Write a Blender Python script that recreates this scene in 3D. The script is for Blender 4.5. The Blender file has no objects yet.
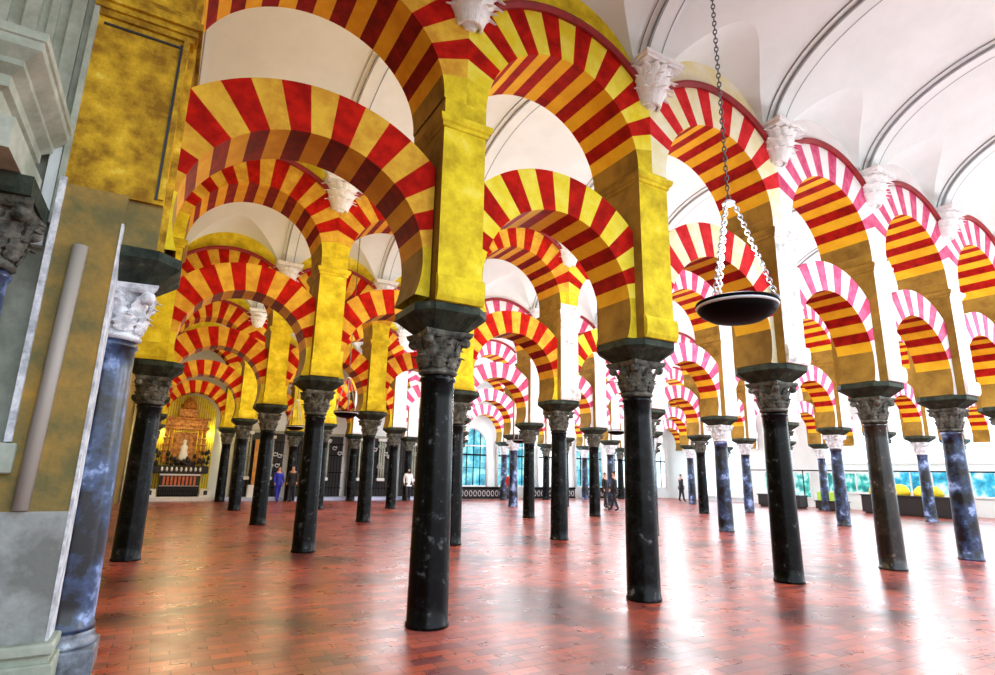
import bpy, bmesh, math, random
from mathutils import Vector, Matrix
PI = math.pi
random.seed(7)
COL = bpy.context.scene.collection
SP, X0, YA, W = 3.116, -0.424, 6.096, 6.185      # bay, first axis, front arcade, nave pitch
def ax(i): return X0 + SP*i
def ry(k): return YA + W*k

# ------------------------------------------------------------------ materials
def nt(name):
    m = bpy.data.materials.new(name); m.use_nodes = True
    t = m.node_tree; b = t.nodes['Principled BSDF']
    return m, t, b
def stone(name, c1, c2, scale=3.0, rough=.6, bump=.3, detail=8, c3=None, contrast=(.38,.62), coat=0, spec=.5, bscale=None, bdist=.01):
    m, t, b = nt(name)
    tc = t.nodes.new('ShaderNodeTexCoord')
    n = t.nodes.new('ShaderNodeTexNoise'); n.inputs['Scale'].default_value = scale; n.inputs['Detail'].default_value = detail
    n.inputs['Roughness'].default_value = .65
    info = t.nodes.new('ShaderNodeObjectInfo')
    add = t.nodes.new('ShaderNodeVectorMath'); add.operation = 'ADD'
    mul = t.nodes.new('ShaderNodeMath'); mul.operation = 'MULTIPLY'; mul.inputs[1].default_value = 40
    t.links.new(info.outputs['Random'], mul.inputs[0])
    t.links.new(tc.outputs['Object'], add.inputs[0]); t.links.new(mul.outputs[0], add.inputs[1])
    t.links.new(add.outputs[0], n.inputs['Vector'])
    r = t.nodes.new('ShaderNodeValToRGB'); r.color_ramp.elements[0].position = contrast[0]; r.color_ramp.elements[1].position = contrast[1]
    r.color_ramp.elements[0].color = (*c1, 1); r.color_ramp.elements[1].color = (*c2, 1)
    if c3:
        e = r.color_ramp.elements.new(min(.98, contrast[1]+.09)); e.color = (*c3, 1)
    t.links.new(n.outputs['Fac'], r.inputs['Fac']); t.links.new(r.outputs['Color'], b.inputs['Base Color'])
    n2 = t.nodes.new('ShaderNodeTexNoise'); n2.inputs['Scale'].default_value = bscale or scale*6; n2.inputs['Detail'].default_value = 6
    t.links.new(add.outputs[0], n2.inputs['Vector'])
    bp = t.nodes.new('ShaderNodeBump'); bp.inputs['Strength'].default_value = bump; bp.inputs['Distance'].default_value = bdist
    t.links.new(n2.outputs['Fac'], bp.inputs['Height']); t.links.new(bp.outputs['Normal'], b.inputs['Normal'])
    b.inputs['Roughness'].default_value = rough
    b.inputs['Specular IOR Level'].default_value = spec
    if coat: b.inputs['Coat Weight'].default_value = coat; b.inputs['Coat Roughness'].default_value = .12
    return m
def plain(name, c, rough=.5, metal=0):
    m, t, b = nt(name); b.inputs['Base Color'].default_value = (*c, 1)
    b.inputs['Roughness'].default_value = rough; b.inputs['Metallic'].default_value = metal; return m
def glow(name, c, s):
    m, t, b = nt(name); b.inputs['Base Color'].default_value = (*c, 1)
    b.inputs['Emission Color'].default_value = (*c, 1); b.inputs['Emission Strength'].default_value = s; return m

M = {}
M['red']    = stone('brick_red', (.30,.005,.003), (.56,.012,.004), 5, .85, .5, bdist=.006, spec=.12)
M['ochre']  = stone('ochre_stone', (.62,.30,.03), (.80,.50,.05), 4, .85, .4, spec=.15)
M['plaster']= stone('ochre_plaster', (.50,.36,.015), (.84,.68,.03), 2.6, .85, .6, c3=(.90,.78,.10), spec=.15, contrast=(.34,.58))
M['sred']   = stone('deep_shade_brick_soffit', (.12,.002,.002), (.26,.006,.005), 5, .8, .4, spec=.15)  # shade under the arches put into the colour, darkest in the left bays
M['sochre'] = stone('shaded_ochre_soffit', (.60,.25,.012), (.72,.36,.02), 2.5, .8, .4, spec=.15)
M['sochre2'] = stone('lit_ochre_soffit', (.76,.38,.015), (.86,.50,.025), 2.5, .8, .4, spec=.15)  # lighter copy for soffits that catch more light
M['sred2'] = stone('light_shade_brick_soffit', (.22,.003,.002), (.42,.008,.004), 5, .8, .4, spec=.15)  # less shaded copy of the soffit brick
M['splaster']=stone('shaded_plaster', (.20,.11,.02), (.38,.22,.035), 1.6, .8, .4, spec=.15)  # shade of soffits and pier sides painted as brown
M['lemon']  = stone('lemon_stone', (.80,.64,.02), (.88,.78,.10), 4, .85, .4, spec=.15)
M['pred']   = stone('daylit_red_brick', (.56,.012,.015), (.72,.03,.035), 5, .85, .4, spec=.15)  # brick red paled by a daylight wash in the colour
M['cream']  = stone('daylit_cream_stone', (.84,.76,.38), (.90,.86,.66), 3, .7, .4)  # stone with a partial daylight wash in its colour
M['pink']   = stone('daylit_pink_brick', (.55,.03,.12), (.74,.12,.26), 5, .7, .4)  # brick turned pink by daylight put into the colour
M['pale']   = stone('daylit_stone', (.84,.83,.82), (.90,.89,.88), 3, .7, .3)  # whitened to carry the daylight wash on right-hand fronts
M['grey_plaster'] = stone('worn_daylit_plaster', (.42,.42,.40), (.86,.85,.82), 4.5, .7, .4, contrast=(.36,.50))  # worn patches are surface; the whiteness is painted daylight
M['white']  = stone('whitewash', (.76,.83,.82), (.83,.89,.89), .9, .8, .15)
M['groove'] = plain('grey_moulding_shadow_line', (.30,.31,.33), .8)
M['stucco'] = stone('white_stucco', (.80,.82,.82), (.93,.94,.94), 12, .7, .5)
M['impost'] = stone('dark_green_impost_stone', (.014,.022,.015), (.05,.065,.045), 6, .7, .6, c3=(.14,.15,.11), spec=.2)
M['capital']= stone('weathered_capital_marble', (.03,.032,.026), (.16,.155,.125), 9, .7, .8, c3=(.38,.37,.31), spec=.25)
M['capwhite']= stone('white_capital_marble', (.4,.42,.45), (.85,.87,.9), 9, .5, .6)
M['shaft']  = stone('black_marble', (.001,.0015,.0015), (.005,.006,.0065), 7, .25, .15, c3=(.09,.095,.095), contrast=(.42,.60), bdist=.004, spec=.15)
M['shaft_grey'] = stone('grey_black_marble', (.002,.003,.003), (.012,.014,.016), 5, .25, .15, c3=(.16,.17,.165), contrast=(.44,.62), bdist=.004, spec=.15)
M['shaft_blue'] = stone('mottled_blue_marble', (.003,.004,.007), (.035,.065,.15), 2.6, .28, .3, c3=(.30,.42,.72), contrast=(.44,.56), bdist=.004)
M['shaft_brown'] = stone('brown_veined_marble', (.008,.007,.006), (.030,.024,.019), 3.5, .25, .2, c3=(.20,.17,.13), contrast=(.42,.6), bdist=.004)
M['iron']   = plain('black_iron', (.003,.003,.003), .6); M['iron'].node_tree.nodes['Principled BSDF'].inputs['Specular IOR Level'].default_value = .08
M['rimwhite']= plain('worn_white_rim', (.75,.76,.78), .4)
M['chain']  = plain('steel_chain', (.12,.12,.12), .35, .8)
M['chainlit']= plain('bright_steel_chain', (.55,.56,.58), .3, .8)
M['rimred'] = stone('dark_red_moulding', (.22,.006,.010), (.34,.012,.016), 6, .6, .3)
M['gold']   = stone('gilded_wood', (.22,.06,.01), (.75,.34,.05), 9, .4, .8)
M['dark']   = plain('dark_wood', (.012,.010,.010), .45)
M['pilaster']= stone('pale_grey_green_stone', (.30,.34,.26), (.52,.56,.47), 2.5, .7, .4)
M['slab']   = stone('stained_ochre_plaster', (.17,.15,.06), (.36,.23,.06), 3.4, .8, .7, c3=(.48,.27,.05), spec=.2)
M['panel']  = stone('golden_mottled_panel', (.28,.14,.01), (.74,.46,.025), 4.5, .75, .8, c3=(.88,.70,.10), spec=.2)
M['dado']   = stone('grey_stained_plaster', (.20,.21,.19), (.42,.44,.42), 2.2, .8, .5, c3=(.30,.34,.20), spec=.2)
M['conduit']= plain('pale_plastic', (.40,.36,.31), .5)
M['capgrey']= stone('grey_marble_base', (.04,.045,.05), (.22,.25,.30), 6, .35, .4, c3=(.5,.55,.65))

def floor_mat():
    m, t, b = nt('brick_tile_floor')
    tc = t.nodes.new('ShaderNodeTexCoord')
    mp = t.nodes.new('ShaderNodeMapping'); mp.inputs['Rotation'].default_value = (0,0,0)
    t.links.new(tc.outputs['Object'], mp.inputs['Vector'])
    br = t.nodes.new('ShaderNodeTexBrick'); br.inputs['Scale'].default_value = 1
    br.inputs['Brick Width'].default_value = .30; br.inputs['Row Height'].default_value = .15
    br.inputs['Mortar Size'].default_value = .006; br.inputs['Mortar Smooth'].default_value = .2; br.inputs['Bias'].default_value = -.1
    br.inputs['Color1'].default_value = (.42,.085,.045,1); br.inputs['Color2'].default_value = (.14,.04,.045,1)
    br.inputs['Mortar'].default_value = (.10,.035,.025,1)
    t.links.new(mp.outputs[0], br.inputs['Vector'])
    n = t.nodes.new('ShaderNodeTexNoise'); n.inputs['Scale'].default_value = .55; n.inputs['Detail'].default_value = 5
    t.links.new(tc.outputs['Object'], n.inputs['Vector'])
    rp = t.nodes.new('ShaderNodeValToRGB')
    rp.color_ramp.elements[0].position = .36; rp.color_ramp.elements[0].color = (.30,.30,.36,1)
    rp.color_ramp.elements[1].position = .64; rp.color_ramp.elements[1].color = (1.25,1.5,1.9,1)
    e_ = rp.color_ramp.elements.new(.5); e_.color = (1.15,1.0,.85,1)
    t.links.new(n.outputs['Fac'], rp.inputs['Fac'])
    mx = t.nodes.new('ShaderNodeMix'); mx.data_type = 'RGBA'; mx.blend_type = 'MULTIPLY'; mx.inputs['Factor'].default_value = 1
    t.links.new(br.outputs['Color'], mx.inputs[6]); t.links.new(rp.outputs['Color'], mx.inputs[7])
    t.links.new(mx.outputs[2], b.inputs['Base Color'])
    n2 = t.nodes.new('ShaderNodeTexNoise'); n2.inputs['Scale'].default_value = 3.0; n2.inputs['Detail'].default_value = 3
    t.links.new(tc.outputs['Object'], n2.inputs['Vector'])
    mr = t.nodes.new('ShaderNodeMapRange'); mr.inputs['To Min'].default_value = .18; mr.inputs['To Max'].default_value = .42
    t.links.new(n2.outputs['Fac'], mr.inputs['Value']); t.links.new(mr.outputs[0], b.inputs['Roughness'])
    # every tile tilts a little: height from a per-tile random plus the joints
    sep = t.nodes.new('ShaderNodeMath'); sep.operation = 'MULTIPLY_ADD'; sep.inputs[1].default_value = .6
    t.links.new(n2.outputs['Fac'], sep.inputs[0]); 
    inv = t.nodes.new('ShaderNodeMath'); inv.operation = 'SUBTRACT'; inv.inputs[0].default_value = 1
    t.links.new(br.outputs['Fac'], inv.inputs[1]); t.links.new(inv.outputs[0], sep.inputs[2])
    bp = t.nodes.new('ShaderNodeBump'); bp.inputs['Strength'].default_value = .6; bp.inputs['Distance'].default_value = .015
    t.links.new(sep.outputs[0], bp.inputs['Height']); t.links.new(bp.outputs['Normal'], b.inputs['Normal'])
    b.inputs['Specular IOR Level'].default_value = .55
    b.inputs['Coat Weight'].default_value = .0; b.inputs['Coat Roughness'].default_value = .18
    return m
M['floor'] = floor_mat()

# ------------------------------------------------------------------ mesh helper
class MB:
    def __init__(s): s.v = []; s.f = []; s.m = []; s.mats = []; s.sm = []
    def mi(s, mat):
        if mat not in s.mats: s.mats.append(mat)
        return s.mats.index(mat)
    def add(s, vs, fs, mat, smooth=False):
        o = len(s.v); s.v += [tuple(p) for p in vs]; k = s.mi(mat)
        for f in fs: s.f.append([o+i for i in f]); s.m.append(k); s.sm.append(smooth)
    def box(s, x0,x1,y0,y1,z0,z1, mat, bev=0):
        if bev:
            b = bev
            prof = [(z0,b),(z0+b,0),(z1-b,0),(z1,b)]
            s.rings([[(x0+i,y0+i,z),(x1-i,y0+i,z),(x1-i,y1-i,z),(x0+i,y1-i,z)] for z,i in prof], mat); return
        s.add([(x0,y0,z0),(x1,y0,z0),(x1,y1,z0),(x0,y1,z0),(x0,y0,z1),(x1,y0,z1),(x1,y1,z1),(x0,y1,z1)],
              [(0,3,2,1),(4,5,6,7),(0,1,5,4),(1,2,6,5),(2,3,7,6),(3,0,4,7)], mat)
    def rings(s, rs, mat, smooth=False, cap=True):
        n = len(rs[0]); vs = [p for r in rs for p in r]; fs = []
        for a in range(len(rs)-1):
            for i in range(n):
                j = (i+1) % n; fs.append((a*n+i, a*n+j, (a+1)*n+j, (a+1)*n+i))
        s.add(vs, fs, mat, smooth)
        if cap:
            s.add(rs[0], [tuple(range(n-1,-1,-1))], mat); s.add(rs[-1], [tuple(range(n))], mat)
    def lathe(s, prof, mat, n=32, c=(0,0), smooth=True):
        s.rings([[(c[0]+r*math.cos(2*PI*i/n), c[1]+r*math.sin(2*PI*i/n), z) for i in range(n)] for r, z in prof], mat, smooth)
    def sqstack(s, prof, mat, c=(0,0)):      # prof: (hx, hy, z)
        s.rings([[(c[0]-a,c[1]-b,z),(c[0]+a,c[1]-b,z),(c[0]+a,c[1]+b,z),(c[0]-a,c[1]+b,z)] for a,b,z in prof], mat)
    def tube(s, pts, r, mat, n=8, closed=False):
        pts = [Vector(p) for p in pts]; rs = []
        for i, p in enumerate(pts):
            a = pts[i-1] if (i > 0 or closed) else p; b = pts[(i+1) % len(pts)] if (i < len(pts)-1 or closed) else p
            d = (b-a).normalized(); u = d.cross(Vector((.3,.2,.93))).normalized(); v = d.cross(u)
            rr = r[i] if isinstance(r, (list,tuple)) else r
            rs.append([p + (u*math.cos(2*PI*k/n)+v*math.sin(2*PI*k/n))*rr for k in range(n)])
        if closed: rs.append(rs[0])
        s.rings(rs, mat, True, cap=not closed)
    def mesh(s, name):
        me = bpy.data.meshes.new(name); me.from_pydata(s.v, [], s.f)
        for m in s.mats: me.materials.append(m)
        me.polygons.foreach_set('material_index', s.m); me.polygons.foreach_set('use_smooth', s.sm)
        bm = bmesh.new(); bm.from_mesh(me); bmesh.ops.remove_doubles(bm, verts=bm.verts, dist=1e-5)
        bmesh.ops.recalc_face_normals(bm, faces=bm.faces); bm.to_mesh(me); bm.free()
        return me
    def build(s, name, parent=None, loc=(0,0,0)): return put(name, s.mesh(name), parent, loc)
def put(name, me, parent=None, loc=(0,0,0)):
    o = bpy.data.objects.new(name, me); COL.objects.link(o); o.location = loc
    if parent: o.parent = parent
    return o
def tag(o, label, cat, group=None):
    o['label'] = label; o['category'] = cat
    if group: o['group'] = group
    return o
def empty(name, loc, label, cat, group=None, rz=0):
    o = bpy.data.objects.new(name, None); COL.objects.link(o); o.location = loc; o.rotation_euler = (0,0,rz); o.empty_display_size = .2
    return tag(o, label, cat, group)
def structure(o): o['kind'] = 'structure'; return o

# ------------------------------------------------------------------ column
def leaf(mb, ang, r0, z0, h, w, out, mat, curl=.06, hx=1.0):
    """an acanthus leaf: a thick curved strip rising from radius r0 and curling outwards"""
    N, K = 7, 4; rows = []
    ca, sa = math.cos(ang), math.sin(ang)
    for i in range(N+1):
        t = i/N
        r = r0 + out*(t**2.2) + (.02*math.sin(t*PI)); z = z0 + h*min(t*1.08, 1) 
        if t > .8: r += curl*(t-.8)/.2; z -= curl*.8*((t-.8)/.2)**2
        ww = w*(.75+.45*math.sin(PI*min(1,t*1.05)))*(1 if t < .75 else 1-.75*(t-.75)/.25)
        ww *= 1+.14*((i % 2)*2-1)
        row = []
        for k in range(K+1):
            u = (k/K-.5)*2; rr = r + .022*(1-u*u) ; tx = u*ww/2
            row.append((ca*rr-sa*tx, sa*rr+ca*tx, z))
        for k in range(K, -1, -1):
            u = (k/K-.5)*2; rr = r - .018; tx = u*ww/2*.9
            row.append((ca*rr-sa*tx, sa*rr+ca*tx, z+.004))
        rows.append(row)
    mb.rings(rows, mat)
def make_capital(mat, z0=2.69, h=.49):
    mb = MB()
    mb.lathe([(.195,z0-.01),(.225,z0+.01),(.228,z0+.03),(.205,z0+.05),(.200,z0+.10),(.205,z0+.22),(.215,z0+.34),(.24,z0+.42),(.25,z0+.44)], mat, 28)
    for k in range(8): leaf(mb, k*PI/4+PI/8, .205, z0+.06, .17, .15, .055, mat, .04)
    for k in range(8): leaf(mb, k*PI/4, .205, z0+.15, .20, .15, .065, mat, .04)
    for k in range(4):                                                      # corner volutes
        a = PI/4+k*PI/2
        leaf(mb, a, .225, z0+.22, .19, .12, .09, mat, .04)
        c = Vector((math.cos(a)*.325, math.sin(a)*.325, z0+.375)); t = Vector((-math.sin(a), math.cos(a), 0))
        mb.tube([c-t*.05, c-t*.03, c+t*.03, c+t*.05], [.035,.058,.058,.035], mat, 10)
        leaf(mb, k*PI/2, .22, z0+.26, .15, .10, .07, mat, .04)
    # abacus with hollow sides
    prof = []
    for z, sc in ((z0+.415,.92),(z0+.44,1),(z0+h-.012,1.04),(z0+h,1.02)):
        ring = []
        for k in range(4):
            for j in range(6):
                u = -1+2*j/6; d = (.25+.045*u*u)*sc; x, y = d, u*.285*sc
                a = k*PI/2; ring.append((x*math.cos(a)-y*math.sin(a), x*math.sin(a)+y*math.cos(a), z))
        prof.append(ring)
    mb.rings(prof, mat)
    return mb.mesh('capital')
def make_shaft(mat, r0=.222, r1=.190, z1=2.69, z0=0):
    mb = MB(); N = 14; prof = [(r0+.012, z0), (r0+.012, z0+.035), (r0, z0+.05)]
    for i in range(1, N): t = i/N; prof.append((r0+(r1-r0)*t**1.3, z0+.05+(z1-.12-z0-.05)*t))
    prof += [(r1, z1-.09), (r1+.018, z1-.07), (r1+.022, z1-.045), (r1+.008, z1-.025), (r1-.004, z1-.01)]
    mb.lathe(prof, mat, 40); return mb.mesh('shaft')
def make_impost():
    mb = MB(); m = M['impost']
    rs = []
    for a, b, c, z in ((.25,.26,.06,3.18),(.28,.29,.08,3.20),(.435,.475,.17,3.33),(.455,.495,.18,3.35),(.455,.495,.18,3.43),(.45,.49,.18,3.44)):
        rs.append([(-a+c,-b,z),(a-c,-b,z),(a,-b+c,z),(a,b-c,z),(a-c,b,z),(-a+c,b,z),(-a,b-c,z),(-a,-b+c,z)])
    mb.rings(rs, m); return mb.mesh('impost')
CAP = {k: make_capital(M[k]) for k in ('capital','capwhite')}
SH = {k: make_shaft(M[k]) for k in ('shaft','shaft_grey','shaft_blue','shaft_brown')}
IMP = make_impost()
def column(i, k, label, sh='shaft', cap='capital', dx=0, group=None, based=False):
    e = empty('column', (ax(i)+dx, ry(k), 0), label, 'column', group)
    if based:
        put('shaft', make_shaft(M[sh], .222, .192, 2.69, .30), e)
        mb = MB(); mb.sqstack([(.27,.27,0),(.27,.27,.17),(.255,.255,.185)], M['capgrey'])
        mb.lathe([(.25,.185),(.265,.21),(.25,.24),(.235,.255),(.245,.275),(.235,.30)], M['capgrey'], 32)
        mb.build('base', e)
    else: put('shaft', SH[sh], e)
    put('capital', CAP[cap], e); put('impost', IMP, e)
    return e

# ------------------------------------------------------------------ arches
def arch(mb, Rin, Rout, zc, clipx, zmin, a0, step, nred, y0, y1, fm, sm, foot=None):
    """fm / sm: (red, stone, plaster) of the faces and of the soffit. foot: MB for the plain feet"""
    A = {a0, 180-a0}; lim = (2*nred+.5)*step
    j = 0
    while (j+.5)*step <= lim+.01:
        A |= {90-(j+.5)*step, 90+(j+.5)*step}; j += 1
    if clipx < Rout: t = math.degrees(math.acos(clipx/Rout)); A |= {t, 180-t}
    A = sorted(a for a in A if a0-.001 <= a <= 180-a0+.001)
    B = [A[0]]
    for a in A[1:]:
        n = max(1, math.ceil((a-B[-1])/3.5)); s = B[-1]
        if a-s < .05: continue
        B += [s+(a-s)*q/n for q in range(1, n+1)]
    def ip(a): c, s_ = math.cos(math.radians(a)), math.sin(math.radians(a)); return Rin*c, max(zmin, zc+Rin*s_)
    def op(a):
        c, s_ = math.cos(math.radians(a)), math.sin(math.radians(a)); r = Rout
        if abs(c)*r > clipx: r = clipx/abs(c)
        return r*c, max(zmin, zc+r*s_)
    for a, b in zip(B, B[1:]):
        off = abs((a+b)/2-90); k = int((off+step/2)//step)
        pl = k > 2*nred; q = 2 if pl else (0 if k % 2 else 1)
        T = foot[0 if (a+b)/2 < 90 else 1] if (pl and foot) else mb
        (ax_,az),(bx,bz),(cx,cz),(dx,dz) = ip(a), ip(b), op(b), op(a)
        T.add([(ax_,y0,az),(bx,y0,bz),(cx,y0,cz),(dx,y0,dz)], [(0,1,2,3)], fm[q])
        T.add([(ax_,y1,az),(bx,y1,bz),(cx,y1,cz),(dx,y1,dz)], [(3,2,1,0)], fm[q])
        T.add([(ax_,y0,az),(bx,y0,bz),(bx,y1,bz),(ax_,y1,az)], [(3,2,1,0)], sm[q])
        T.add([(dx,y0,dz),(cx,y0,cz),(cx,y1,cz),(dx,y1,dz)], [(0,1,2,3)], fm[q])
PAL = {'warm': ((M['red'],M['ochre'],M['plaster']), (M['sred'],M['sochre'],M['splaster'])),  # fronts whiten rightwards and soffits darken: lighting put into the palettes
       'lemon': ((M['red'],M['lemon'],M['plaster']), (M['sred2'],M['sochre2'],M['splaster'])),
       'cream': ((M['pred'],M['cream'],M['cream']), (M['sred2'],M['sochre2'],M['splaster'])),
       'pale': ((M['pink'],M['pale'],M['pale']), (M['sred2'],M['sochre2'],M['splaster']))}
LOW, UPP = {}, {}
for k, (fm, sm) in PAL.items():
    mb, f1, f2 = MB(), MB(), MB()
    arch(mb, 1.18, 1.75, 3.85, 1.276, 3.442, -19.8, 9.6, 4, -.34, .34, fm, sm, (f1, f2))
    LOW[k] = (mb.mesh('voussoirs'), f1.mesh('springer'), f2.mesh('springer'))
    mb, sp, rim = MB(), MB(), MB()
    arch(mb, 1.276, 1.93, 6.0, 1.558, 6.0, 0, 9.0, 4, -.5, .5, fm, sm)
    for t0 in range(-38, 38, 2):                                            # dark red torus along the extrados
        pass
    pts = [(1.975*math.sin(math.radians(t)), 6.0+1.975*math.cos(math.radians(t))) for t in range(-50, 51, 2)]
    for (xa,za),(xb,zb) in zip(pts, pts[1:]):
        prof = lambda x, z: [(x*(1+o/1.975), y, 6.0+(z-6.0)*(1+o/1.975)) for o, y in ((-.045,-.50),(-.05,-.55),(0,-.585),(.045,-.575),(.06,-.52),(.06,-.44),(-.045,-.44))]
        rim.rings([prof(xa,za), prof(xb,zb)], M['rimred'], False, cap=False)
    xs = [-1.558+1.558*2*i/40 for i in range(41)]
    for xa, xb in zip(xs, xs[1:]):
        za, zb_ = [6+math.sqrt(1.93**2-x*x)-.01 for x in (xa, xb)]
        sp.add([(xa,-.46,za),(xb,-.46,zb_),(xb,-.46,9.0),(xa,-.46,9.0),(xa,.46,za),(xb,.46,zb_),(xb,.46,9.0),(xa,.46,9.0)],
               [(0,1,2,3),(7,6,5,4),(0,4,5,1)], fm[2])
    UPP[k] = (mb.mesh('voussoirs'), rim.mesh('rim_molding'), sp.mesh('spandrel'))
def fit_first(e, i, k, dz):
    if (i, k) == (0, 0): e.scale = (1.055, 1, 1); e.location.x -= .0857; e.location.z += dz
def lower_arch(i, k, kind, label, group=None):
    e = empty('lower_arch', (ax(i)+SP/2, ry(k), 0), label, 'arch', group); fit_first(e, i, k, .07)
    put('voussoirs', LOW[kind][0], e); put('springer', LOW[kind][1], e); put('springer', LOW[kind][2], e)
def upper_arch(i, k, kind, label, group=None):
    e = empty('upper_arch', (ax(i)+SP/2, ry(k), 0), label, 'arch', group); fit_first(e, i, k, 0)
    put('voussoirs', UPP[kind][0], e); put('rim_molding', UPP[kind][1], e); put('spandrel', UPP[kind][2], e)

# ------------------------------------------------------------------ piers over the columns
def make_pier(front, side, bandz=5.75):
    body, roll, mol = MB(), MB(), MB()
    x, y = .28, .5
    a = [(-x,-y),(x,-y),(x,y),(-x,y)]
    z0, z1 = 3.442, 6.0
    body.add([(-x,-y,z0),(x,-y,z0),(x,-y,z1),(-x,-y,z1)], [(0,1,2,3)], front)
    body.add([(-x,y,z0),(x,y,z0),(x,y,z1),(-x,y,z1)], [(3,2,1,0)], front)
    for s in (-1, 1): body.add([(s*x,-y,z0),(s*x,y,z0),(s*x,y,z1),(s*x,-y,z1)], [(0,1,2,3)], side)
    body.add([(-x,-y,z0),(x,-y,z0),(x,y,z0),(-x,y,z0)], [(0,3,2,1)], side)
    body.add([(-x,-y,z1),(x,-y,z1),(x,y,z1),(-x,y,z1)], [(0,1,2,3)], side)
    prof = [(-.50,3.76),(-.545,3.74),(-.565,3.69),(-.57,3.60),(-.56,3.50),(-.53,3.445),(-.50,3.445)]
    roll.rings([[(-x-.015,py,pz) for py,pz in prof], [(x+.015,py,pz) for py,pz in prof]], front)
    st = [(0,bandz-.10),(.025,bandz-.09),(.03,bandz-.05),(.055,bandz-.03),(.07,bandz+.01),(.07,bandz+.05),(.03,bandz+.075),(0,bandz+.09)]
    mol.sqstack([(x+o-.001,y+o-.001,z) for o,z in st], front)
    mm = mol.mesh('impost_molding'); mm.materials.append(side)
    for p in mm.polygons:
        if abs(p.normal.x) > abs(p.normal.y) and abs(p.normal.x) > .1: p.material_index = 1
    return body.mesh('masonry'), roll.mesh('corbel'), mm
def make_stucco(mat):
    """white leafy corbel capital on the face of the wall, carrying the vault rib"""
    mb = MB()
    rings = []
    for z, hw, d in ((7.06,.06,.05),(7.16,.15,.11),(7.3,.22,.17),(7.46,.26,.23),(7.60,.29,.28),(7.66,.30,.30)):
        rings.append([(-hw,0,z),(-hw*.9,-d*.7,z),(-hw*.5,-d,z),(hw*.5,-d,z),(hw*.9,-d*.7,z),(hw,0,z)])
    mb.rings(rings, mat)
    for a in (-170,-145,-118,-90,-62,-35,-10): leaf(mb, math.radians(a), .15, 7.08, .26, .14, .12, mat, .08)
    for a in (-160,-132,-104,-76,-48,-20): leaf(mb, math.radians(a), .20, 7.24, .26, .15, .13, mat, .09)
    for a in (-165,-140,-115,-90,-65,-40,-15): leaf(mb, math.radians(a), .23, 7.42, .24, .14, .14, mat, .09)
    mb.box(-.36,.36,-.36,0,7.65,7.70, mat); mb.box(-.39,.39,-.39,0,7.70,7.76, mat)
    return mb.mesh('stucco_capital')
STUC = make_stucco(M['stucco'])
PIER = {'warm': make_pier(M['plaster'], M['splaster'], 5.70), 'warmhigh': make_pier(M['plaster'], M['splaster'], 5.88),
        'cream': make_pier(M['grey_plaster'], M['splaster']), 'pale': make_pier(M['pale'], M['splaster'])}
def pier(i, k, kind, label, group=None):
    e = empty('pier', (ax(i), ry(k), 0), label, 'pier', group)
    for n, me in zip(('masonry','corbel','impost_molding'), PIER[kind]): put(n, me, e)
    if 1 <= i: put('stucco_capital', STUC, e, (0,-.5,0))

# ------------------------------------------------------------------ vaults
HV = (W-.92)/2
def zb(y): # y measured from the nave's centre line
    return 7.5+1.75*math.sqrt(max(0, 1-(y/HV)**2))
def zl(x, d): return 7.0+math.sqrt(max(0, 1.5**2-x*x))+.33*d
def make_vault():
    NX, NL, NBR = 60, 14, 30; cols = []
    for a in range(NX+1):
        x = -SP/2+SP*a/NX; ds = 0
        if abs(x) < 1.5 and zl(x, 0) > zb(HV):
            lo, hi = 0, HV
            for _ in range(40):
                m = (lo+hi)/2
                if zl(x, m) > zb(HV-m): lo = m
                else: hi = m
            ds = lo
        half = [(ds*j/NL, zl(x, ds*j/NL) if ds else 7.5) for j in range(NL)]
        t0 = math.asin(min(1, (HV-ds)/HV))
        for j in range(NBR+1):
            y = HV*math.sin(t0*(1-j/NBR)); half.append((HV-y, zb(y)))
        c = [(x, -HV+d, z) for d, z in half]
        c += [(x, HV-d, z) for d, z in half[-2::-1]]
        cols.append(c)
    n = len(cols[0]); vs = [p for c in cols for p in c]
    fs = [(a*n+i, (a+1)*n+i, (a+1)*n+i+1, a*n+i+1) for a in range(NX) for i in range(n-1)]
    mb = MB(); mb.add(vs, fs, M['white']); return mb.mesh('ceiling')
def make_rib():
    mb = MB(); N = 40
    P = [(-.235,-.02),(-.235,.035),(-.145,.04),(-.145,.10),(.145,.10),(.145,.04),(.235,.035),(.235,-.02)]
    mats = [M['groove'], M['white'], M['groove'], M['white'], M['groove'], M['white'], M['groove']]
    rows = []
    for i in range(N+1):
        th = PI*i/N; y = -HV*math.cos(th); z = 7.5+1.75*math.sin(th)
        nx, nz = -math.cos(th)/HV, math.sin(th)/1.75; l = math.hypot(nx, nz); nx /= l; nz /= l
        rows.append([(px, y-nx*o, z-nz*o) for px, o in P])
    for a, b in zip(rows, rows[1:]):
        for k in range(7):
            mb.add([a[k], a[k+1], b[k+1], b[k]], [(0,1,2,3)], mats[k])
    # fine grey strips beside the band's edge, groove shade painted on
    for s in (-1, 1):
        for a, b in zip(range(N), range(1, N+1)):
            q = []
            for i, px in ((a,.118),(a,.140),(b,.140),(b,.118)):
                th = PI*i/N; y = -HV*math.cos(th); z = 7.5+1.75*math.sin(th)
                nx, nz = -math.cos(th)/HV, math.sin(th)/1.75; l = math.hypot(nx, nz)
                q.append((s*px, y-nx/l*.103, z-nz/l*.103))
            mb.add(q, [(0,1,2,3)], M['groove'])
    return mb.mesh('trim')
VAULT, RIB = make_vault(), make_rib()

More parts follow.
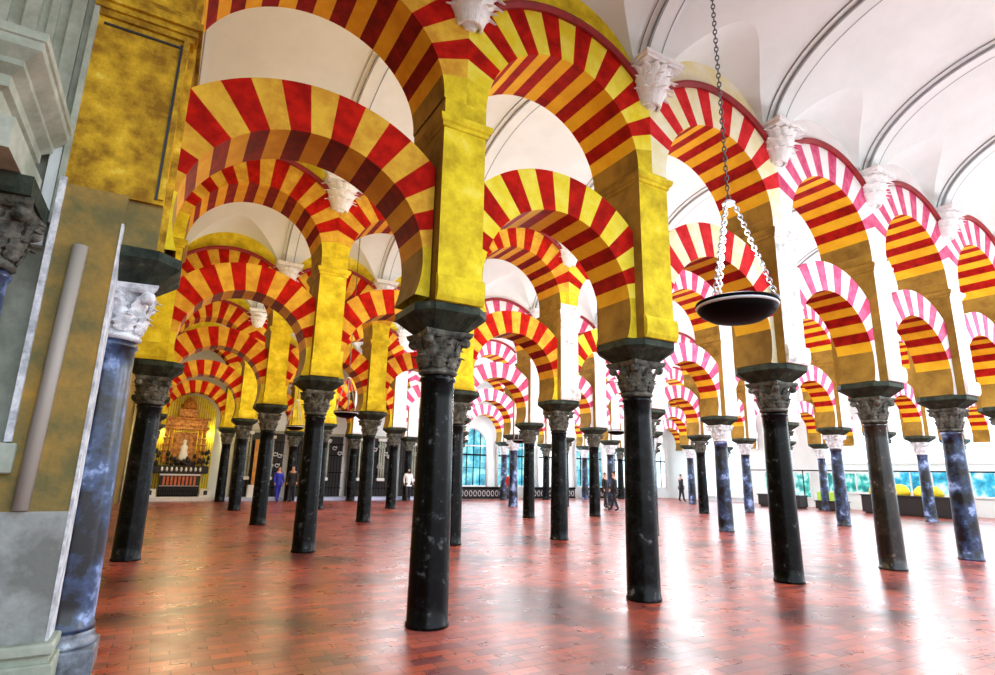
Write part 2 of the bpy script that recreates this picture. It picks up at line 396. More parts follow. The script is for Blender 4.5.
NB = 11     # bays
ntrim = 0
for k in range(5):
    yc = ry(k)-W/2
    for i in range(-1 if k == 0 else 0, NB):
        structure(put('ceiling', VAULT, None, (ax(i)+SP/2, yc, 0)))
    for i in range(0, NB+1):
        ntrim += 1
        structure(put('trim_%d' % ntrim, RIB, None, (ax(i), yc, 0)))
XR = ax(NB)-.02
mb = MB(); mb.box(-4, XR+.6, -.3, 33.1, 9.36, 9.6, M['white']); structure(mb.build('ceiling'))
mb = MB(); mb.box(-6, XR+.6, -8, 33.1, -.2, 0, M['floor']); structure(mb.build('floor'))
mb = MB(); mb.box(-4, XR+.6, 32.45, 33.0, 0, 9.36, M['white']); structure(mb.build('wall_far'))
mb = MB(); mb.box(XR, XR+.5, -.3, 32.45, 0, 9.36, M['white']); structure(mb.build('wall_right'))
mb = MB(); mb.box(-1.6, -1.35, 6.6, 32.45, 0, 9.36, M['slab']); structure(mb.build('wall_left'))

# ------------------------------------------------------------------ rows of columns, piers, arches
ORD = ['first','second','third','fourth','fifth','sixth','seventh','eighth','ninth','tenth','eleventh','twelfth']
ROW = ['front row','second row back','third row back','fourth row back','farthest row back']
COLLAB = {
 (0,0): 'mottled blue and black marble column on a dark base against the left pier',
 (1,0): 'black marble column, tallest and nearest of the free-standing ones, left of centre',
 (2,0): 'black column with chalky scratches near its foot, just right of centre',
 (3,0): 'black column in the front row directly behind the hanging dish lamp',
 (4,0): 'brown-veined dark column in the front row, between the black one and the blue-topped one',
 (5,0): 'column with bluish shaft in the front row, nearest the right edge',
 (6,0): 'front row column at the very right edge of the picture',
 (7,0): 'front row column beyond the right edge of the picture',
 (0,1): 'dark column just behind the mottled blue column at left',
 (1,1): 'black column standing alone between the left pier and the nearest black column',
 (3,1): 'black column in the second row, halfway between the two nearest black columns',
}
SHK = {(0,0):'shaft_blue',(4,0):'shaft_brown',(5,0):'shaft_blue',(2,0):'shaft_grey',(0,1):'shaft_grey'}
DX = {(0,0): -.09, (0,1): .14, (2,1): .12}
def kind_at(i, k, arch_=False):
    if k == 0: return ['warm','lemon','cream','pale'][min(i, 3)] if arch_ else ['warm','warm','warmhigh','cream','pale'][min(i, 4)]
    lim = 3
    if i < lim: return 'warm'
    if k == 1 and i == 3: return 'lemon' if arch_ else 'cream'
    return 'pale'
for k in range(5):
    ni = 8 if k == 0 else 11
    for i in range(ni):
        wh = ORD[i]
        lab = COLLAB.get((i,k), 'dark marble column, %s from the left in the %s' % (wh, ROW[k]))
        if (i,k)==(0,0): pass
        sh = SHK.get((i,k), 'shaft_blue' if (k >= 1 and i >= 5 and (i+k) % 2 == 0) else ('shaft_grey' if (i*7+k*3) % 4 == 0 else 'shaft'))
        column(i, k, lab, sh, 'capwhite' if (i >= 5 and k > 0 and (i+k) % 2 == 0) or (i,k)==(0,0) else 'capital', DX.get((i,k), 0),
               'columns of the '+ROW[k], based=(i,k)==(0,0))
        tone = {'warm':'yellow','warmhigh':'yellow','cream':'worn grey-white','pale':'white'}[kind_at(i,k)]
        if not (i,k) == (0,0):
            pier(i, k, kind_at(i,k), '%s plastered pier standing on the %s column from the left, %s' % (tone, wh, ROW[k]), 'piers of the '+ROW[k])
    na = 8 if k == 0 else 11
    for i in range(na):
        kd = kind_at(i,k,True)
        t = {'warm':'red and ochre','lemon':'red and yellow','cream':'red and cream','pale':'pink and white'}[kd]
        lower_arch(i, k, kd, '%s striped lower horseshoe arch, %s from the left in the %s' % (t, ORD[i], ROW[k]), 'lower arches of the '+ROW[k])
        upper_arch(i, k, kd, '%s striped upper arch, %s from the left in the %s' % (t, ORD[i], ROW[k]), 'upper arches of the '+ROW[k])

# ------------------------------------------------------------------ left pier group
def wall_piece(fn, name='wall_left'):
    mb = MB(); fn(mb); return structure(mb.build(name))
YF = 5.59
def left_wall(mb):
    mb.box(-1.0,-.53,YF-.05,5.88,.0,3.86, M['slab'])                     # plain lower slab
    mb.box(-.999,-.535,YF-.052,YF-.05,.35,1.25, M['dado'])
    mb.box(-.545,-.527,YF-.055,5.85,.0,3.60, M['capwhite'])
    mb.box(-1.0,-.27,YF,6.59,3.86,9.0, M['panel'])                      # golden upper panel
    mb.box(-1.0,-.66,5.88,6.59,.0,3.86, M['slab'])
    mb.box(-.27,-.215,YF+.12,6.59,3.442,9.0, M['panel'])
    mb.box(-.53,-.27,YF+.04,6.59,3.442,3.86, M['slab'])
    mb.box(-4,-1.0,YF+.06,6.59,0,9.0, M['pilaster'])
wall_piece(left_wall)
mb = MB(); mb.box(-2.9,-2.65,-6,5.6,0,9.3, M['slab']); structure(mb.build('wall_left'))  # unseen wall added to block light from the left
mb = MB()                                                                # cornice moulding above the panel
for o, z0, z1 in ((.03,5.54,5.60),(.055,5.60,5.66),(.09,5.66,5.74),(.05,5.74,5.80),(.02,5.80,5.84)):
    mb.box(-1.03,-.27+o,YF-o,6.59+o,z0,z1, M['panel'])
structure(mb.build('trim_left'))
mb = MB()                                                                # frame strips of the panel, base plinth
mb.box(-1.035,-.995,YF-.04,YF+.06,3.5,9.0, M['pilaster'])
mb.box(-.32,-.275,YF-.03,YF,3.9,5.54, M['panel']); mb.box(-.345,-.325,YF-.012,YF,3.9,5.50, M['dark']); mb.box(-.95,-.345,YF-.012,YF,5.46,5.48, M['dark'])
mb.box(-1.12,-1.045,YF-.02,YF+.06,3.3,4.3, M['white'])
for a, b, d in ((-1.20,-1.10,.04),(-1.34,-1.28,.03),(-1.50,-1.40,.05),(-1.70,-1.60,.03)):
    mb.box(a,b,YF+.06-d,YF+.06,4.26,9.0, M['pilaster'])
structure(mb.build('trim_left'))
mb = MB()
mb.box(-2.6,-.47,YF-.16,5.86,0,.22, M['pilaster'], .01); mb.box(-2.6,-.50,YF-.12,5.86,.22,.27, M['pilaster']); mb.box(-2.6,-.48,YF-.15,5.86,.27,.35, M['pilaster'], .015)
structure(mb.build('baseboard_left'))
# side column with its own entablature block, nearer the camera than the pier
e = empty('column', (-1.32, 5.22, .27), 'bright blue marble column cut off by the left edge', 'column')
put('shaft', SH['shaft_blue'], e); put('capital', CAP['capital'], e)
mb = MB(); mb.sqstack([(.28,.31,3.18),(.28,.32,3.22),(.28,.33,3.32)], M['impost']); mb.build('impost', e)
mb = MB(); mb.sqstack([(.27,.27,-.27),(.27,.27,0)], M['capgrey']); mb.build('base', e)
e = empty('entablature_block', (-1.6, 4.95, 3.60), 'pale grey moulded cornice block jutting out above the blue column at left', 'cornice')
m = M['pilaster']
mb = MB(); mb.sqstack([(.36,.50,0),(.36,.50,.22)], m, (.12,.06)); mb.build('architrave', e)
mb = MB()
mb.sqstack([(.40,.52,.22),(.40,.52,.34),(.44,.56,.36),(.44,.56,.44),(.50,.61,.50),(.50,.61,.54),(.585,.655,.62),(.585,.655,.68),(.60,.665,.69),(.60,.665,.75)], m, (0,.0)); mb.build('cornice', e)
mb = MB()
for q in range(4): mb.box(.02+q*.09,.07+q*.09,-.50-.02,-.35,-.0+.02,.20, M['groove'])
mb.build('fluting', e)
mb = MB()                                                                # conduit covers
pts = [(-.84,YF-.05,1.26),(-.815,YF-.05,2.3),(-.79,YF-.05,3.34)]
rows = []
for (x,y,z) in pts: rows.append([(x+.054*math.cos(a), YF-.052-.06*abs(math.sin(a)), z) for a in [PI*j/8 for j in range(9)]])
mb.rings(rows, M['conduit'], True); tag(mb.build('conduit_cover'), 'pale half-round conduit cover running up the left pier', 'conduit')
mb = MB(); mb.box(-1.01,-.965,YF-.085,YF-.051,1.75,3.9, M['capwhite'])
tag(mb.build('cable_strip'), 'thin pale vertical cable strip left of the conduit cover', 'cable')
mb = MB(); mb.box(-1.03,-.93,YF-.12,YF-.051,1.52,1.74, M['pilaster'], .01)
tag(mb.build('junction_box'), 'small grey box at the foot of the thin cable strip', 'box')

# ------------------------------------------------------------------ hanging dish lamps
def make_lamp():
    body = MB(); R = .315
    body.lathe([(.02,-.115),(.10,-.108),(.21,-.085),(.29,-.035),(R,.0),(R,.012),(.29,.012),(.2,-.03),(.02,-.05)], M['iron'], 48)
    rim = MB()
    rim.tube([(R*math.cos(a), R*math.sin(a), .022) for a in [2*PI*j/48 for j in range(48)]], .013, M['rimwhite'], 8, closed=True)
    band = MB()
    band.tube([(R*math.cos(a), R*math.sin(a), .05) for a in [2*PI*j/48 for j in range(48)]], .014, M['iron'], 8, closed=True)
    ring = MB(); ring.lathe([(.015,.95),(.05,.955),(.055,.975),(.03,.995),(.012,1.0)], M['rimwhite'], 20)
    def link(mb, c, d, r, w, tw, mat):
        d = d.normalized(); u = d.cross(Vector((.31,.2,.1))).normalized(); v = d.cross(u)
        s = u*math.cos(tw)+v*math.sin(tw)
        pts = [c + d*(r*math.cos(a)) + s*(w*math.sin(a)) for a in [2*PI*j/8 for j in range(8)]]
        mb.tube(pts, .0065, mat, 5, closed=True)
    chains = []
    for q in range(3):
        a = q*2*PI/3-.93; mb = MB(); p0 = Vector((R*math.cos(a), R*math.sin(a), .06)); p1 = Vector((.045*math.cos(a), .045*math.sin(a), .96)); n = 24
        for j in range(n): link(mb, p0.lerp(p1, (j+.5)/n), p1-p0, .028, .017, (j % 2)*PI/2, M['chainlit'])
        chains.append(mb.mesh('chain'))
    mb = MB(); n = 110; top = 9.2-2.965
    for j in range(n): link(mb, Vector((0,0,1.0+(top-1.0)*(j+.5)/n)), Vector((0,0,1)), (top-1)/n*.62, .016, (j % 2)*PI/2, M['chain'])
    chains.append(mb.mesh('hanging_chain'))
    return body.mesh('dish'), rim.mesh('dish_rim'), band.mesh('dish_band'), ring.mesh('suspension_ring'), chains
LB = make_lamp()
def lamp(x, y, z, label):
    e = empty('hanging_lamp', (x,y,z), label, 'lamp', 'round dish lamps hung on chains')
    d = put('dish', LB[0], e); put('dish_rim', LB[1], d); put('dish_band', LB[2], d); put('suspension_ring', LB[3], e)
    for c in LB[4][:3]: put('chain', c, e)
    put('hanging_chain', LB[4][3], e)
lamp(4.02, 3.0, 2.965, 'large black dish lamp with white rim hanging on chains in front, right of centre')
lamp(4.16, 15.37, 3.05, 'small dish lamp hanging behind the gap left of the nearest black column')
lamp(4.05, 21.56, 3.03, 'small dish lamp hanging far back, left of the lone black column')
lamp(13.54, 21.56, 2.97, 'small dish lamp far back in front of the arched glass window')
lamp(13.64, 15.37, 3.06, 'small dish lamp seen just left of the scratched black column')

# ------------------------------------------------------------------ far wall: altar, chapel screens, windows
YW = 32.44
e = empty('altar', (.95, 31.6, 0), 'gilded altar with arched niche and iron grille at the far left end', 'altar')
M['altaryellow'] = stone('yellow_gilded_niche', (.85,.72,.03), (.92,.86,.10), 6, .5, .3)
mb = MB()
mb.box(-1.25,1.25,.55,.75,.2,4.1, M['altaryellow'])
pts = [(1.25*math.cos(a), 4.1+.95*math.sin(a)) for a in [PI*j/16 for j in range(17)]]
mb.rings([[(x,.55,z) for x,z in pts],[(x,.75,z) for x,z in pts]], M['altaryellow']); mb.build('niche', e)
mb = MB()
for q in range(24):
    x = -1.2+q*.104; h = 4.1+.9*math.sqrt(max(0,1-(x/1.25)**2))
    mb.tube([(x,.45,.3),(x,.45,h)], .012, M['gold'], 5)
mb.build('gilded_grille', e)
mb = MB()
for s in (-1,1):
    for q, r in ((.62,.07),(.82,.09)): 
        mb.lathe([(r*1.3,1.75),(r,1.85),(r*.9,2.6),(r,3.2),(r*1.4,3.3)], M['gold'], 12, (s*q,.25))
        for zz in (2.0,2.3,2.6,2.9): mb.lathe([(r,zz-.06),(r*1.5,zz),(r,zz+.06)], M['gold'], 10, (s*q,.25))
mb.box(-1.0,1.0,.1,.45,3.32,3.48, M['gold'], .02); mb.box(-.88,.88,.15,.45,3.48,3.80, M['gold'], .02); mb.box(-1.0,1.0,.08,.45,3.80,3.9, M['gold'], .02)
mb.box(-.4,.4,.15,.4,3.9,4.35, M['gold'], .05); mb.lathe([(.3,4.35),(.34,4.5),(.2,4.75),(.05,4.9)], M['gold'], 14, (0,.28))
arc = [(.42*math.cos(a), .3, 2.75+.42*math.sin(a)) for a in [PI*j/14 for j in range(15)]]
mb.tube(arc, .05, M['gold'], 8); mb.build('retable', e)
mb = MB(); mb.box(-.5,.5,.42,.5,1.8,3.2, M['gold']); mb.build('niche_panel', e)
mb = MB()
mb.rings([[(x*w,.30+y*w*.6,z) for x,y in [(math.cos(t*PI/6),math.sin(t*PI/6)) for t in range(12)]] for z,w in ((1.75,.22),(2.1,.2),(2.35,.14),(2.5,.17),(2.62,.06),(2.68,.08),(2.8,.08),(2.86,.02))], M['stucco'], True)
mb.build('statue', e)
mb = MB(); random.seed(3)
mb.box(-1.15,1.15,-.05,.4,1.25,1.62, M['dark'], .04)
for q in range(44):
    x = -1.15+2.3*random.random(); z = 1.6+.75*random.random()*(.4+abs(x)*.6)
    mb.lathe([(.03,z-.12),(.09,z-.05),(.07,z+.03),(.02,z+.12)], M['dark'], 7, (x, .1+.15*random.random()))
for q in range(9): mb.lathe([(.02,1.35),(.06,1.42),(.03,1.55)], M['stucco'], 7, (-.8+.2*q,-.09))
mb.build('carved_gradine', e)
mb = MB(); mb.box(-.85,.85,-.02,.35,.2,1.25, M['dark']); 
M['orange'] = stone('orange_cloth', (.55,.10,.03), (.75,.22,.08), 8, .7, .3)
for q in range(9): mb.box(-.70+q*.16,-.61+q*.16,-.05,-.02,.72,1.12, M['orange'])
mb.box(-.85,.85,-.06,-.02,1.16,1.24, M['rimwhite']); mb.build('altar_front', e)
mb = MB()
for q in range(18): mb.tube([(-.8+q*.094,-.12,.2),(-.8+q*.094,-.12,.7)], .012, M['iron'], 5)
for z in (.25,.45,.68): mb.box(-.82,.82,-.14,-.10,z,z+.02, M['rimwhite'] if z > .6 else M['iron'])
mb.build('low_grille', e)
mb = MB(); mb.box(-1.45,1.45,-.4,.8,0,.2, M['stucco'], .01)
for s in (-1,1): mb.box(s*1.15-.25,s*1.15+.25,-.1,.3,.2,.55, M['stucco'], .01); mb.box(s*1.15-.08,s*1.15+.08,-.12,-.1,.28,.48, M['dark'])
mb.build('altar_step', e)

# chapel screens
def chapel(i, x0, x1, label):
    xc = (x0+x1)/2; w = (x1-x0)/2
    e = empty('chapel_screen', (xc, 31.9, 0), label, 'screen', 'iron screens of the side chapels')
    mb = MB(); mb.box(-w,w,.3,.42,0.16,3.35, M['dark']); mb.box(-w,w,.18,.5,3.35,3.5, M['pilaster'], .02); mb.build('backing', e)
    mb = MB()
    for q in range(int(w*2/.16)):
        x = -w+.08+q*.16; mb.tube([(x,.1,.2),(x,.1,2.9)], .016, M['iron'], 5)
    for z in (.6,1.4,2.3,2.9): mb.box(-w,w,.08,.12,z,z+.04, M['iron'])
    mb.build('bars', e)
    mb = MB(); random.seed(i)
    for q in range(2):
        x = (-.45+.8*q)*w+random.uniform(-.1,.1); h = random.uniform(3.0,3.3)
        for o in (-.13,0,.13): mb.lathe([(.055,1.15),(.05,h*.7),(.045,h)], M['pilaster'], 8, (x+o,.02))
        mb.box(x-.24,x+.24,-.06,.14,h,h+.16, M['stucco'], .02); mb.box(x-.22,x+.22,-.05,.13,1.0,1.16, M['stucco'], .02)
    mb.build('pale_colonnettes', e)
    mb = MB()
    for q in range(14):
        x = random.uniform(-w+.1,w-.1); z = random.uniform(1.7,3.1)
        mb.tube([(x+.13*math.cos(t)*(.4+.6*t/7), .04, z+.13*math.sin(t)*(.4+.6*t/7)) for t in [j*.7 for j in range(11)]], .022, M['stucco'], 5)
    mb.build('scrollwork', e)
chapel(1, 3.2, 5.6, 'dark iron chapel screen nearest the gilded altar')
chapel(2, 5.9, 8.7, 'dark iron chapel screen behind the lone black column')
chapel(3, 9.0, 11.8, 'dark iron chapel screen left of the nearest black column')
chapel(4, 12.1, 14.6, 'dark iron chapel screen hidden mostly by the nearest black column')
M['ochrepanel'] = stone('orange_chapel_panel', (.55,.20,.03), (.75,.40,.06), 3, .5, .2)
mb = MB(); mb.box(4.1,4.75,31.6,31.68,.75,3.0, M['ochrepanel'], .01); mb.box(3.95,4.9,31.45,31.8,.0,.75, M['stucco'], .02)
tag(mb.build('painted_panel'), 'orange painted panel on a pale plinth beside the chapel screen', 'panel')
M['step'] = stone('blue_grey_step', (.40,.48,.72), (.62,.68,.9), 3, .4, .2)
mb = MB(); mb.box(2.6,14.8,31.2,32.4,0,.16, M['step'], .01)
tag(mb.build('step'), 'long low blue-grey step in front of the chapel screens', 'step')

# arched windows
def glass_mat(nm='daylit_glass', cs=((.05,.28,.42),(.12,.62,.75),(.45,.95,1)), sc_=1.6):
    m, t, b = nt(nm)
    tc = t.nodes.new('ShaderNodeTexCoord'); n = t.nodes.new('ShaderNodeTexNoise'); n.inputs['Scale'].default_value = sc_; n.inputs['Detail'].default_value = 4
    t.links.new(tc.outputs['Object'], n.inputs['Vector'])
    r = t.nodes.new('ShaderNodeValToRGB'); r.color_ramp.elements[0].position = .38; r.color_ramp.elements[1].position = .62
    r.color_ramp.elements[0].color = (*cs[0],1); r.color_ramp.elements[1].color = (*cs[2],1)
    e = r.color_ramp.elements.new(.5); e.color = (*cs[1],1)
    t.links.new(n.outputs['Fac'], r.inputs['Fac']); t.links.new(r.outputs['Color'], b.inputs['Emission Color'])
    b.inputs['Emission Strength'].default_value = 1.1; b.inputs['Base Color'].default_value = (.02,.05,.08,1); b.inputs['Roughness'].default_value = .1
    return m
M['glass'] = glass_mat()
M['daylight'] = glow('bright_daylight_glass', (.72,.90,1.0), 1.7)
nwin = 0
def window(x, w, z0, zs, glass, base=None):
    """arched window standing against the far wall"""
    global nwin
    nwin += 1
    mb = MB()
    arc = [(w*math.cos(a), zs+w*math.sin(a)) for a in [PI*j/18 for j in range(19)]]
    out = [(-w,z0),(w,z0)] + arc
    mb.rings([[(px,-.02,pz) for px,pz in out],[(px,0,pz) for px,pz in out]], glass)
    o = structure(mb.build('window_%d' % nwin, None, (x, YW-.04, 0)))
    fr = MB(); pts = [(-w,-.06,z0)]+[(-px,-.06,pz) for px,pz in arc]+[(w,-.06,z0)]
    fr.tube(pts, .09, M['stucco'], 6); fr.box(-w,w,-.1,-.02,z0-.04,z0+.06, M['stucco']); fr.box(-w,w,-.1,-.02,zs-.55,zs-.45, M['iron']); fr.box(-w,w,-.1,-.02,zs+.02,zs+.1, M['stucco'])
    for q in (-.6,-.2,.2,.6): fr.box(q*w-.02,q*w+.02,-.08,-.02,z0,zs+w*math.sqrt(1-q*q), M['iron'])
    fr.box(-w,w,-.08,-.02,z0+1.1,z0+1.13, M['iron'])
    fr.build('window_frame', o)
for q, g in ((5,'glass'),(6,'glass'),(7,'daylight'),(8,'glass'),(9,'daylight'),(10,'daylight')): window(ax(q)+SP/2, 1.18, .75, 3.15, M[g])
# clerestory lights higher up on the far wall are plain wall; low barrier with ornaments
def barrier(x0, x1, y, label):
    e = empty('barrier', ((x0+x1)/2, y, 0), label, 'barrier', 'low black ornamented barriers'); w = (x1-x0)/2
    mb = MB(); mb.box(-w,w,-.06,.06,.62,.74, M['iron'], .01); mb.box(-w,w,-.05,.05,.04,.12, M['iron'], .01); mb.box(-w,w,.0,.03,.12,.62, M['dark']); mb.build('rail', e)
    mb = MB()
    for q in range(int(w*2/.3)):
        x = -w+.15+q*.3
        mb.tube([(x+.10*math.cos(t), -.06, .36+.16*math.sin(t)) for t in [j*PI/4 for j in range(8)]], .022, M['rimwhite'], 5, closed=True)
    mb.build('ornament', e)
barrier(15.6, 19.4, 31.5, 'low black barrier with white ornaments under the arched glass window')
barrier(20.2, 24.2, 31.5, 'low black barrier with white ornaments, middle of the three')
barrier(24.8, 28.6, 31.5, 'low black barrier with white ornaments nearest the far right corner')

# ------------------------------------------------------------------ right wall furniture
def rwindow(y, w, z0, z1, glass):
    global nwin
    nwin += 1
    mb = MB(); mb.box(-.03,0,-w,w,z0,z1, glass); o = structure(mb.build('window_%d' % nwin, None, (XR-.02, y, 0)))
    fr = MB()
    for z in (z0,z1): fr.box(-.10,-.02,-w-.05,w+.05,z-.05,z+.05, M['stucco'])
    for q in (-1,-.33,.33,1): fr.box(-.09,-.02,q*w-.03,q*w+.03,z0,z1, M['stucco'])
    fr.build('window_frame', o)
M['teal'] = glass_mat('teal_glass', ((.02,.22,.20),(.06,.60,.50),(.75,.95,.92)), 2.2)
M['cyan'] = glass_mat('cyan_glass', ((.02,.25,.40),(.05,.62,.95),(.80,.95,1)), 1.5)
rwindow(27.4, 1.6, .3, 4.6, M['daylight']); rwindow(22.6, 1.5, .5, 2.0, M['teal']); rwindow(18.9, 1.4, .9, 2.0, M['teal'])
rwindow(15.2, 1.5, .9, 2.1, M['cyan']); rwindow(11.6, 1.5, .9, 2.1, M['cyan']); rwindow(8.0, 1.5, .9, 2.1, M['daylight'])
rwindow(19.0, 1.5, 2.5, 4.8, M['daylight']); rwindow(15.2, 1.5, 2.5, 4.8, M['daylight']); rwindow(11.6, 1.5, 2.5, 4.8, M['daylight'])
rwindow(5.0, 1.3, 2.5, 4.8, M['daylight']); rwindow(2.0, 1.3, 1.0, 4.8, M['daylight'])
mb = MB(); mb.tube([(32.3,24.5,2.08),(32.3,8.0,2.05)], .035, M['iron'], 8)
for y in (24.4,20.6,16.8,13.0,9.2): mb.tube([(32.3,y,0),(32.3,y,2.07)], .03, M['iron'], 8)
tag(mb.build('rail'), 'long thin black rail in front of the right-hand glazing', 'rail')
def counter(x, y0, y1, h, label):
    mb = MB(); w = (y1-y0)/2
    mb.box(-.35,.35,-w,w,.08,h-.06, M['dark'], .01); mb.box(-.40,.40,-w-.04,w+.04,h-.06,h, M['dark'], .01); mb.box(-.3,.3,-w+.1,w-.1,0,.08, M['dark'])
    tag(mb.build('counter', None, (x,(y0+y1)/2,0)), label, 'counter', 'long black counters at the right')
counter(31.0, 12.4, 16.6, .92, 'long black counter carrying the yellow heaps, at the right')
counter(31.2, 20.0, 22.6, .70, 'black counter seen just left of the third front column')
counter(31.0, 17.6, 19.0, .50, 'short low black counter under the lime coloured seat')
M['yellow'] = stone('bright_yellow_cloth', (.85,.60,.02), (.95,.80,.05), 4, .7, .6)
M['lime'] = plain('lime_cloth', (.45,.75,.08), .6)
def heap(x, y, z, r, h, mat, label):
    mb = MB(); n = 20
    mb.rings([[(x_*(1+.12*math.sin(3*a+z_*9)), y_*(1+.10*math.cos(4*a+z_*7)), z_) for a in [2*PI*j/n for j in range(n)] for x_, y_ in [(rr*math.cos(a)*.7, rr*math.sin(a))]] for rr, z_ in ((r*.9,0),(r,h*.25),(r*.92,h*.6),(r*.6,h*.9),(r*.15,h))], mat, True)
    tag(mb.build('cloth_heap', None, (x,y,z)), label, 'cloth', 'yellow heaps on the black counter')
heap(31.0, 15.95, .921, .42, .50, M['yellow'], 'yellow heap on the black counter, leftmost')
heap(31.0, 14.95, .921, .45, .52, M['yellow'], 'yellow heap on the black counter, in the middle')
heap(31.0, 13.75, .921, .62, .50, M['yellow'], 'yellow heap on the black counter, widest and rightmost')
mb = MB(); mb.box(-.3,.3,-.6,.6,.05,.10, M['lime'], .01); mb.box(-.3,-.22,-.6,.6,.1,.5, M['lime'], .02); mb.box(.0,.3,-.5,.5,.1,.3, M['lime'], .03)
tag(mb.build('seat', None, (31.0,18.3,.501-.05)), 'lime green low seat on the short black counter', 'seat')

# ------------------------------------------------------------------ people
def skinmesh(name, verts, edges, radii, mat, parent, root=0, sub=1):
    me = bpy.data.meshes.new(name); me.from_pydata(verts, edges, [])
    o = bpy.data.objects.new(name, me); COL.objects.link(o)
    o.modifiers.new('s', 'SKIN'); sd = o.modifiers.new('u', 'SUBSURF'); sd.levels = sd.render_levels = sub
    for q, r in enumerate(radii): me.skin_vertices[0].data[q].radius = (r, r) if not isinstance(r, tuple) else r
    me.skin_vertices[0].data[root].use_root = True
    dg = bpy.context.evaluated_depsgraph_get(); dg.update()
    nm = bpy.data.meshes.new_from_object(o.evaluated_get(dg)); bpy.data.objects.remove(o)
    nm.materials.clear(); nm.materials.append(mat); nm.polygons.foreach_set('use_smooth', [True]*len(nm.polygons)); nm.name = name
    return put(name, nm, parent)
M['skin'] = plain('skin', (.55,.30,.20), .6); M['hair'] = plain('dark_hair', (.02,.012,.01), .6)
def person(x, y, rz, h, top, bottom, label, stride=.12):
    s = h/1.75; e = empty('person', (x,y,0), label, 'person', None, rz)
    S = lambda L: [(a*s,b*s,c*s) for a,b,c in L]
    V = S([(0,0,.93),(0,0,1.15),(0,.01,1.38),(0,0,1.50),(0,-.02,1.62),(0,-.02,1.71),
         (-.18,0,1.40),(-.24,.03,1.14),(-.25,-.06,.90),(-.245,-.09,.81),(.19,0,1.40),(.24,-.03,1.14),(.25,-.12,.92),(.245,-.15,.83),
         (-.09,0,.86),(-.10,-stride*.5,.48),(-.10,-stride,.08),(-.10,-stride-.16,.035),(.09,0,.86),(.10,stride*.3,.48),(.10,stride,.08),(.10,stride-.16,.035)])
    E_ = [(0,1),(1,2),(2,3),(3,4),(4,5),(2,6),(6,7),(7,8),(8,9),(2,10),(10,11),(11,12),(12,13),(0,14),(14,15),(15,16),(16,17),(0,18),(18,19),(19,20),(20,21)]
    R = [r*s for r in (.12,.11,.13,.052,.085,.07,.06,.045,.033,.035,.06,.045,.033,.035,.085,.06,.042,.035,.085,.06,.042,.035)]
    skinmesh('body', V, E_, R, M['skin'], e)
    sel = [0,1,2,6,7,8,10,11,12]; mp = {a:b for b,a in enumerate(sel)}
    skinmesh('jacket', [V[a] for a in sel]+S([(0,0,.80)]), [(mp[a],mp[b]) for a,b in E_ if a in mp and b in mp]+[(0,9)], [R[a]*(1.35 if a < 2 else 1.22) for a in sel]+[.17*s], top, e)
    sel = [0,14,15,16,17,18,19,20,21]; mp = {a:b for b,a in enumerate(sel)}
    skinmesh('trousers', [V[a] for a in sel], [(mp[a],mp[b]) for a,b in E_ if a in mp and b in mp], [R[a]*(1.28 if a else 1.22) for a in sel], bottom, e)
    skinmesh('hair', S([(0,.01,1.60),(0,.0,1.68),(0,-.015,1.74)]), [(0,1),(1,2)], [.075*s,.092*s,.055*s], M['hair'], e)
blk = plain('black_clothes', (.012,.012,.015), .7); wht = plain('white_shirt', (.85,.85,.85), .7); red = plain('red_clothes', (.6,.01,.02), .7)
blu = plain('blue_clothes', (.02,.03,.45), .7); gry = plain('grey_trousers', (.10,.10,.11), .7)
person(19.35,22.75,.4,1.72,blk,blk,'person in dark clothes walking, left of the pair behind the scratched column')
person(18.35,20.95,-2.6,1.78,blk,blk,'person in dark clothes walking, right of the pair and nearer, beside the scratched column',.2)
person(17.0,28.0,.2,1.70,red,gry,'person in a red top in front of the arched glass window')
person(12.05,31.0-.3,.1,1.75,wht,blk,'person in a white shirt in front of the chapel screens')
person(5.15,30.2,.5,1.70,blu,blu,'person in bright blue clothes before the chapel screens')
person(5.75,29.9,-.5,1.74,blk,blk,'person in black next to the one in bright blue')
person(29.6,27.3,1.2,1.75,blk,blk,'person in black near the far right corner')
person(29.0,11.6,1.3,1.75,blu,blk,'person in a blue top at the right edge by the black counter')

# ------------------------------------------------------------------ light
w = bpy.data.worlds.new('World'); bpy.context.scene.world = w; w.use_nodes = True
t = w.node_tree; bg = t.nodes['Background']
tc = t.nodes.new('ShaderNodeTexCoord'); sx = t.nodes.new('ShaderNodeSeparateXYZ'); t.links.new(tc.outputs['Generated'], sx.inputs[0])
rp = t.nodes.new('ShaderNodeValToRGB'); t.links.new(sx.outputs['Z'], rp.inputs['Fac'])
mr = t.nodes.new('ShaderNodeMapRange'); mr.inputs['From Min'].default_value = -.2; mr.inputs['From Max'].default_value = 1
t.links.new(sx.outputs['Z'], mr.inputs['Value']); t.links.new(mr.outputs[0], rp.inputs['Fac'])
E0 = rp.color_ramp.elements; E0[0].position = .14; E0[0].color = (.10,.09,.08,1); E0[1].position = .20; E0[1].color = (.90,.95,1,1)
e = E0.new(.9); e.color = (.55,.75,1,1)
t.links.new(rp.outputs['Color'], bg.inputs['Color']); bg.inputs['Strength'].default_value = 3.2
def pointlight(x,y,z,c,p,r=.7):
    l = bpy.data.lights.new('lamp_and_fill_light','POINT'); l.color = c; l.energy = p; l.shadow_soft_size = r
    o = bpy.data.objects.new('lamp_and_fill_light', l); COL.objects.link(o); o.location = (x,y,z)
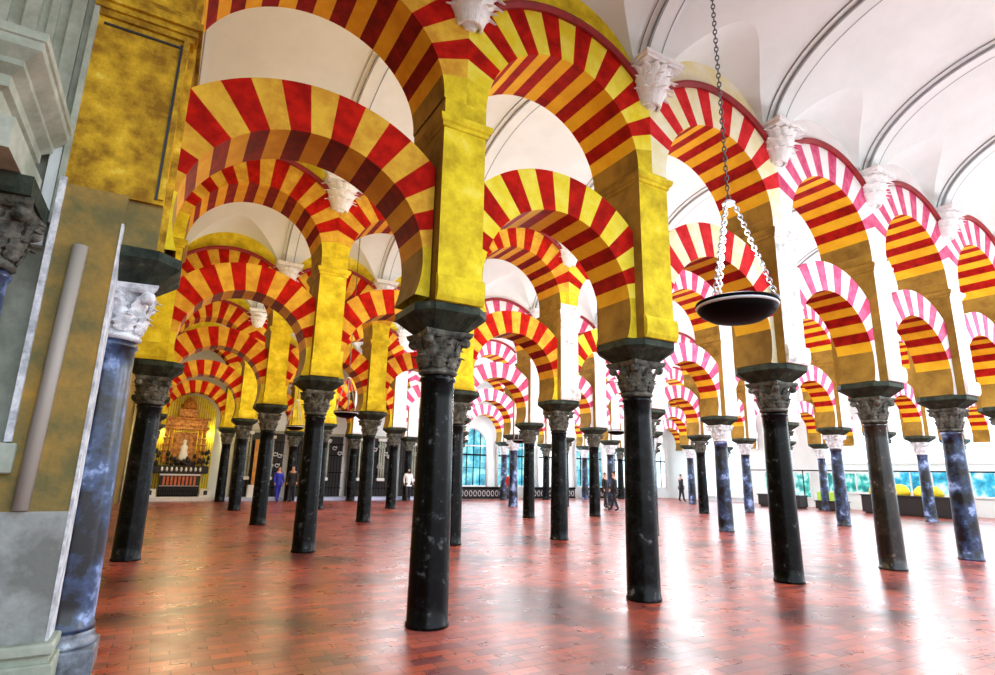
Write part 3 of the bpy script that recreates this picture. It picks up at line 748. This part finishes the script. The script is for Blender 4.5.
def arealight(loc, rot, sx_, sy_, c, p):
    l = bpy.data.lights.new('window_light','AREA'); l.shape = 'RECTANGLE'; l.size = sx_; l.size_y = sy_; l.color = c; l.energy = p
    o = bpy.data.objects.new('window_light', l); COL.objects.link(o); o.location = loc; o.rotation_euler = rot
WARM, WHITE = (1,.80,.45), (.92,.96,1)
for k in range(5):
    y = ry(k)-W/2
    for x in (1.13, 4.25, 10.5, 16.7, 22.9, 29.2):  # added fill points to brighten the naves, most without a hanging dish
        c = WARM if x < 5 else WHITE
        p = 120 if x < 5 else (330 if x < 12 else 500)
        if k == 0:
            if x < 8: continue
            p *= 1.0
        if x > 5 and k % 2: x -= SP
        pointlight(x, y, 4.8, c, p*(.75 if k == 2 and x > 12 else 1))
pointlight(4.02, 3.0, 3.45, WHITE, 90, .12)
arealight((XR-.3, 14, 3.2), (0, math.radians(90), 0), 4, 26, (.70,.90,1), 1300)
arealight((22, 32.1, 2.6), (math.radians(-90), 0, 0), 16, 4, (.80,.92,1), 500)
for q in (-1.08, 1.08): pointlight(.95+q, 31.9, 3.2, (1,.85,.3), 28, .08)
pointlight(.95, 30.7, 3.2, (1,.8,.4), 25, .3)

# ------------------------------------------------------------------ camera
cam = bpy.data.cameras.new('camera'); co = bpy.data.objects.new('camera', cam); COL.objects.link(co)
f_px, yaw, pitch, roll = 572.0, -.5195, .2318, .0205
cam.sensor_width = 36; cam.lens = f_px/995*36; cam.clip_start = .05; cam.clip_end = 300
cy, sy, cp, sp_, cr, sr = math.cos(yaw), math.sin(yaw), math.cos(pitch), math.sin(pitch), math.cos(roll), math.sin(roll)
R1 = Matrix(((cy,sy,0),(-sy,cy,0),(0,0,1))); Bm = Matrix(((1,0,0),(0,0,1),(0,-1,0)))
Rp = Matrix(((1,0,0),(0,cp,sp_),(0,-sp_,cp))); Rr = Matrix(((cr,sr,0),(-sr,cr,0),(0,0,1)))
Rt = (Rr @ Rp @ Bm @ R1).transposed()
co.matrix_world = Matrix.Translation((0,0,1.6)) @ Rt.to_4x4()
sc = bpy.context.scene; sc.camera = co
sc.view_settings.view_transform = 'Standard'; sc.view_settings.look = 'None'; sc.view_settings.gamma = 1; sc.view_settings.use_curve_mapping = False
sc.view_settings.exposure = 0.0
